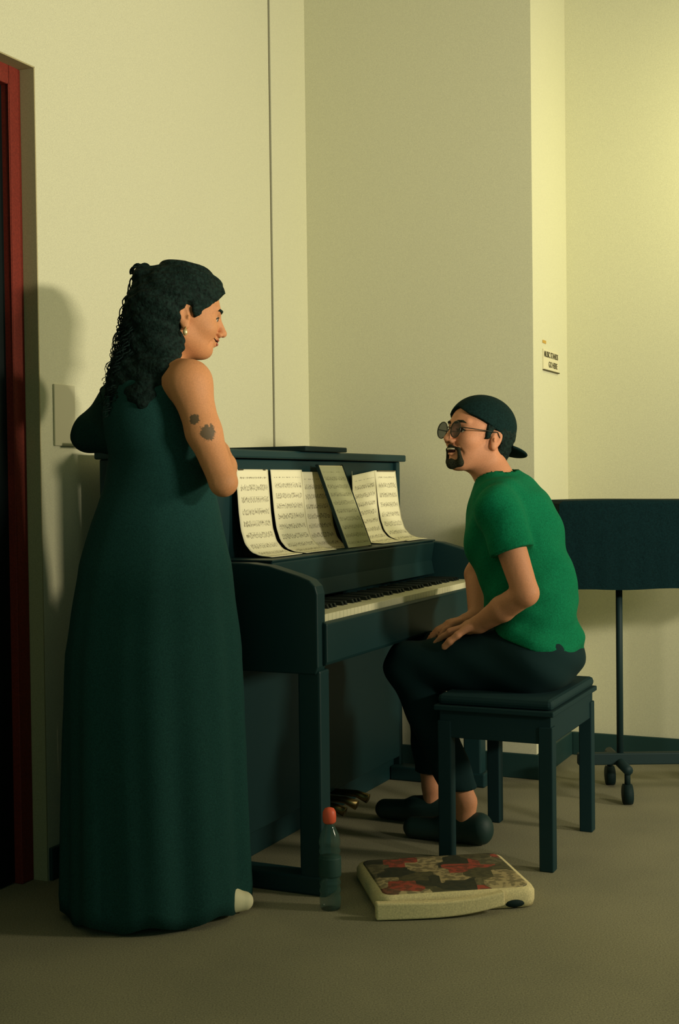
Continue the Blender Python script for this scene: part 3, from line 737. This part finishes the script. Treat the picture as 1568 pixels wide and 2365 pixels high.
# shoes
for sgn in (-1,1):
    if sgn<0:
        pa, pb = np.array((-.33,3.22,.035)), np.array((-.252,3.245,.03))
    else: pa, pb = WB(-.03,.08,.035), WB(.12,.08,.03)
    so = MB(); 
    sdf_obj('shoe', [cap(pa,pb,.036,.024,.02), cap(pa+(0,0,.0),(pa+pb)/2+(0,0,.012),.034,.030,.02)], M_wshoe, [(np.minimum(pa,pb)-.06,np.maximum(pa,pb)+.06,.004)], parent=woman,
        post=lambda X,D: np.maximum(D,.006-X[...,2]), label='pale pointed shoe')

# ================= MAN
MO = RM(-1.10,3.70,0)
def MP(a,b,z): return np.array(RM(a,b,z))
HM = MP(-1.243,3.70,1.211); fy = math.atan2(-.50,-.87); RMh = rotm(fy, math.radians(10))
hp, TM = headprims(HM, RMh, 1.0, chin=-.108, smile=1)
hp += [ell(TM((.094,0,-.057)), (.012,.021,.0075), RMh, .003, '-')]
hipL, hipR = MP(-1.06,3.62,.56), MP(-1.06,3.78,.56)
knL, knR = MP(-1.43,3.60,.53), MP(-1.47,3.82,.53)
anL, anR = MP(-1.275,3.648,.125), MP(-1.44,3.82,.12)
shLm, elLm, wrLm = MP(-1.125,3.525,1.005), MP(-1.040,3.505,.765), MP(-1.20,3.575,.665)
shRm, elRm, wrRm = MP(-1.17,3.87,1.005), MP(-1.315,3.90,.785), MP(-1.27,3.76,.665)
yb = math.atan2(NV.y,NV.x)
torso = [ell(MP(-1.065,3.70,.60),(.100,.145,.10),rotm(yb),.05), ell(MP(-1.09,3.70,.76),(.095,.130,.13),rotm(yb),.06), ell(MP(-1.14,3.70,.90),(.100,.145,.13),rotm(yb),.06),
         cap(MP(-1.145,3.60,1.00),MP(-1.155,3.80,1.00),.050,.050,.06)]
legs = [cap(hipL,knL,.078,.055,.03), cap(hipR,knR,.078,.055,.03), cap(knL,anL,.054,.036,.02), cap(knR,anR,.056,.036,.02)]
arms = [cap(shLm,elLm,.048,.037,.03), cap(elLm,(elLm+wrLm)/2,.036,.036,.01), cap((elLm+wrLm)/2,wrLm,.037,.026,.01), cap(shRm,elRm,.054,.040,.03), cap(elRm,wrRm,.039,.026,.01)]
bodym = hp+[cap(TM((-.025,0,-.05)), MP(-1.165,3.70,1.04), .054,.060,.03)]+torso+legs+arms
bodym += [cap(anL,anL+(0,0,-.07),.034,.032,.01), cap(anR,anR+(0,0,-.07),.034,.032,.01)]
fwd = np.array(-NV)
bodym += hand(wrLm, fwd*.8+np.array((0,0,-.25))+np.array(DV)*.15, (0,0,-1), 1, .35, 1.0) + hand(wrRm, fwd*.7+np.array((0,0,-.2))-np.array(DV)*.5, (0,0,-1), -1, .4, 1.0)
SKM = skin_mat('warm_skin_man', (.62,.27,.14))
man = sdf_obj('person', bodym, SKM, [((-.0,3.3,.03),(.85,4.35,1.40),.007), (HM-np.array((.15,.15,.13)),HM+np.array((.15,.15,.13)),.0022), (wrLm-.11,wrLm+np.array((.10,.10,.10)),.003)], loc=MO)
tag(man, 'man in green t-shirt and backward dark cap with round glasses seated at the piano', 'person')
eyes(TM, RMh, 1.0, man); brow(TM, 1.0, M_beard, man, .001)
MB().ball(TM((.083,0,-.0575)),(.010,.019,.008),16,Matrix(RMh.tolist())).build('mouth_inside', M_mouth, man, smooth=True)
m = MB(); m.tube([TM((.086,-.018,-.0515)),TM((.0945,0,-.0528)),TM((.086,.018,-.0515))],.0030,8); m.build('teeth', M_teeth, man, smooth=True)
# moustache and beard
bd = []
for y in (-1,1):
    bd += [cap(TM((.093,0,-.0445)),TM((.080,y*.028,-.052)),.0050,.0045,.004), cap(TM((.080,y*.028,-.052)),TM((.070,y*.030,-.085)),.0045,.008,.006), cap(TM((.078,0,-.095)),TM((.066,y*.026,-.092)),.014,.011,.01)]
sdf_obj('beard', bd, M_beard, [(HM-np.array((.15,.15,.16)),HM+np.array((.15,.15,.05)),.0026)], parent=man)
# hair below the cap
def mh_post(X,D):
    q=(X-HM)@RMh; x,y,z=q[...,0],q[...,1],q[...,2]
    face=np.maximum(x-.012, -(x+.3)); D=np.maximum(D, x-.022+.0*z)
    D=np.maximum(D, -(z+.075+ .0*x)); lowside = np.maximum(z+.012, -(x+.034)); D=np.maximum(D,-lowside)
    e=np.sqrt(((x+.010)/.019)**2+((z+.008)/.032)**2+((np.abs(y)-.092)/.045)**2)-1; D=np.maximum(D,-e*.02)
    return D+.0012*np.sin(X[...,2]*300)*np.sin(X[...,0]*260)*(np.abs(D)<.02)
sdf_obj('hair', [ell(TM((-.018,0,.020)),(.106,.0865,.090),RMh), ell(TM((-.050,0,-.035)),(.060,.060,.055),RMh,.02)], M_hair, [(HM-np.array((.16,.16,.14)),HM+np.array((.16,.16,.14)),.003)], parent=man, post=mh_post, label='short dark hair below the cap')
def cap_post(X,D):
    q=(X-HM)@RMh; x,y,z=q[...,0],q[...,1],q[...,2]
    return np.maximum(D, (.022+.44*x+.3*np.maximum(0,-.03-x)*0+6.0*np.maximum(0,x-.02)*np.maximum(0,.045-np.abs(y))*1.2)-z)
hat = sdf_obj('cap', [ell(TM((-.014,0,.036)),(.110,.088,.092),RMh)], M_cap, [(HM-np.array((.16,.16,.08)),HM+np.array((.16,.16,.16)),.003)], parent=man, post=cap_post, label='dark baseball cap worn backwards')
Rb = RMh @ np.array(Matrix.Rotation(math.radians(-12),3,'Y'))
sdf_obj('brim', [ell(TM((-.118,0,-.020)),(.060,.066,.0095),Rb)], M_cap, [(HM-np.array((.22,.22,.10)),HM+np.array((.22,.22,.06)),.003)], parent=hat,
    post=lambda X,D: np.maximum(D, ((X-HM)@RMh)[...,0]+.092))
# glasses
gl = None
def ringpts(c,r,tilt=0):
    return [TM((c[0]+math.sin(q)*0-.0*1, c[1]+r*math.cos(q), c[2]+r*math.sin(q))) for q in np.linspace(0,2*math.pi,28,endpoint=False)]
m = MB()
for y in (-1,1): m.tube(ringpts((.104,y*.034,.002),.0245),.0016,6,closed=True)
m.tube([TM((.104,-.011,.006)),TM((.108,0,.010)),TM((.104,.011,.006))],.0015,6)
for y in (-1,1): m.tube([TM((.104,y*.058,.006)),TM((.095,y*.071,.007)),TM((.03,y*.080,.010)),TM((-.012,y*.084,.012)),TM((-.022,y*.084,-.004))],.0015,6)
gl = m.build('glasses', M_wire, man, smooth=True, label='thin round wire glasses')
for y in (-1,1):
    q = MB(); pts = ringpts((.104,y*.034,.002),.0235); q.v=[tuple(p) for p in pts]; q.f=[tuple(range(len(pts)))]; q.build('lens', M_lens, gl, solid=.0015)
# t-shirt
neck0 = MP(-1.18,3.70,1.055)
def tee_post(X,D):
    z=X[...,2]; a=X@np.array(NV); b=X@np.array(DV)
    wr=.0035*np.sin(z*75+a*30+2*np.sin(b*18))*np.clip((.80-z)/.15,0,1)+.0025*np.sin(z*38+b*32)+.002*np.sin(a*60-z*45)
    D=D+wr
    D=np.maximum(D,(.575-.35*(a+.95))-z-.004*np.sin(b*50) if True else D)      # hem, lower at the back
    for (sh,el,t) in ((shLm,elLm,.52),(shRm,elRm,.62)):   # sleeves, cut square at their hems
        ax=(el-sh)/np.linalg.norm(el-sh); s=(X-sh)@ax; L=np.linalg.norm(el-sh)
        ds=np.maximum(_d(cap(sh,el,.066,.060),X)+wr, s-t*L); h=np.maximum(.02-np.abs(D-ds),0)/.02; D=np.minimum(D,ds)-h*h*.005
    nk=np.linalg.norm((X-neck0)*np.array((1,1,.55)),axis=-1)-.066
    return np.maximum(D,-nk)
teep = [ell(MP(-1.065,3.70,.60),(.132,.180,.13),rotm(yb),.05), ell(MP(-1.085,3.70,.76),(.138,.152,.16),rotm(yb),.06), ell(MP(-1.135,3.70,.92),(.143,.168,.16),rotm(yb),.06),
        cap(MP(-1.14,3.59,1.01),MP(-1.16,3.81,1.01),.075,.075,.06), cap(MP(-1.15,3.70,1.0),MP(-1.18,3.70,1.065),.10,.072,.04)]
tee = sdf_obj('t_shirt', teep, M_tee, [((.05,3.35,.50),(.85,4.30,1.14),.0045)], parent=man, post=tee_post, label='green short sleeved t-shirt')
cc = Vector(MP(-1.178,3.70,1.062)); ca = Vector((-NV.x*.42,-NV.y*.42,1)).normalized(); cu = DV.copy(); cw = ca.cross(cu).normalized()
m = MB(); m.tube([cc+cu*math.cos(q)*.066+cw*math.sin(q)*.068 for q in np.linspace(0,2*math.pi,40,endpoint=False)],.0075,8,closed=True)
m.build('collar', M_tee, tee, smooth=True)
# trousers
def tr_post(X,D):
    z=X[...,2]; D=D+.0025*np.sin(z*60+X[...,0]*40)
    a=X@np.array(NV)
    return np.maximum(np.maximum(D,z-.66),.165-z)
tr = [cap(hipL,knL,.100,.072,.03), cap(hipR,knR,.100,.072,.03), cap(knL,anL+(0,0,.0),.070,.052,.02), cap(knR,anR,.070,.052,.02), ell(MP(-1.065,3.70,.565),(.135,.180,.105),rotm(yb),.04)]
sdf_obj('trousers', tr, M_pants, [((-.1,3.3,.10),(.85,4.35,.72),.007)], parent=man, post=tr_post, label='black trousers')
for an,(fa) in ((anL,-.13),(anR,-.13)):
    h = an+np.array(NV)*.045; t = an-np.array(NV)*.165
    h[2]=.04; t[2]=.032
    sdf_obj('shoe', [cap(h,t,.040,.032,.02), cap(h+(0,0,.02),(h+t)/2+(0,0,.02),.036,.028,.02)], M_shoe, [(np.minimum(h,t)-.07,np.maximum(h,t)+.07,.005)], parent=man, post=lambda X,D: np.maximum(D,.004-X[...,2]))

for o in bpy.data.objects:
    if '_o' in o: del o['_o']
    for p in (o.users_scene and [o] or []): pass
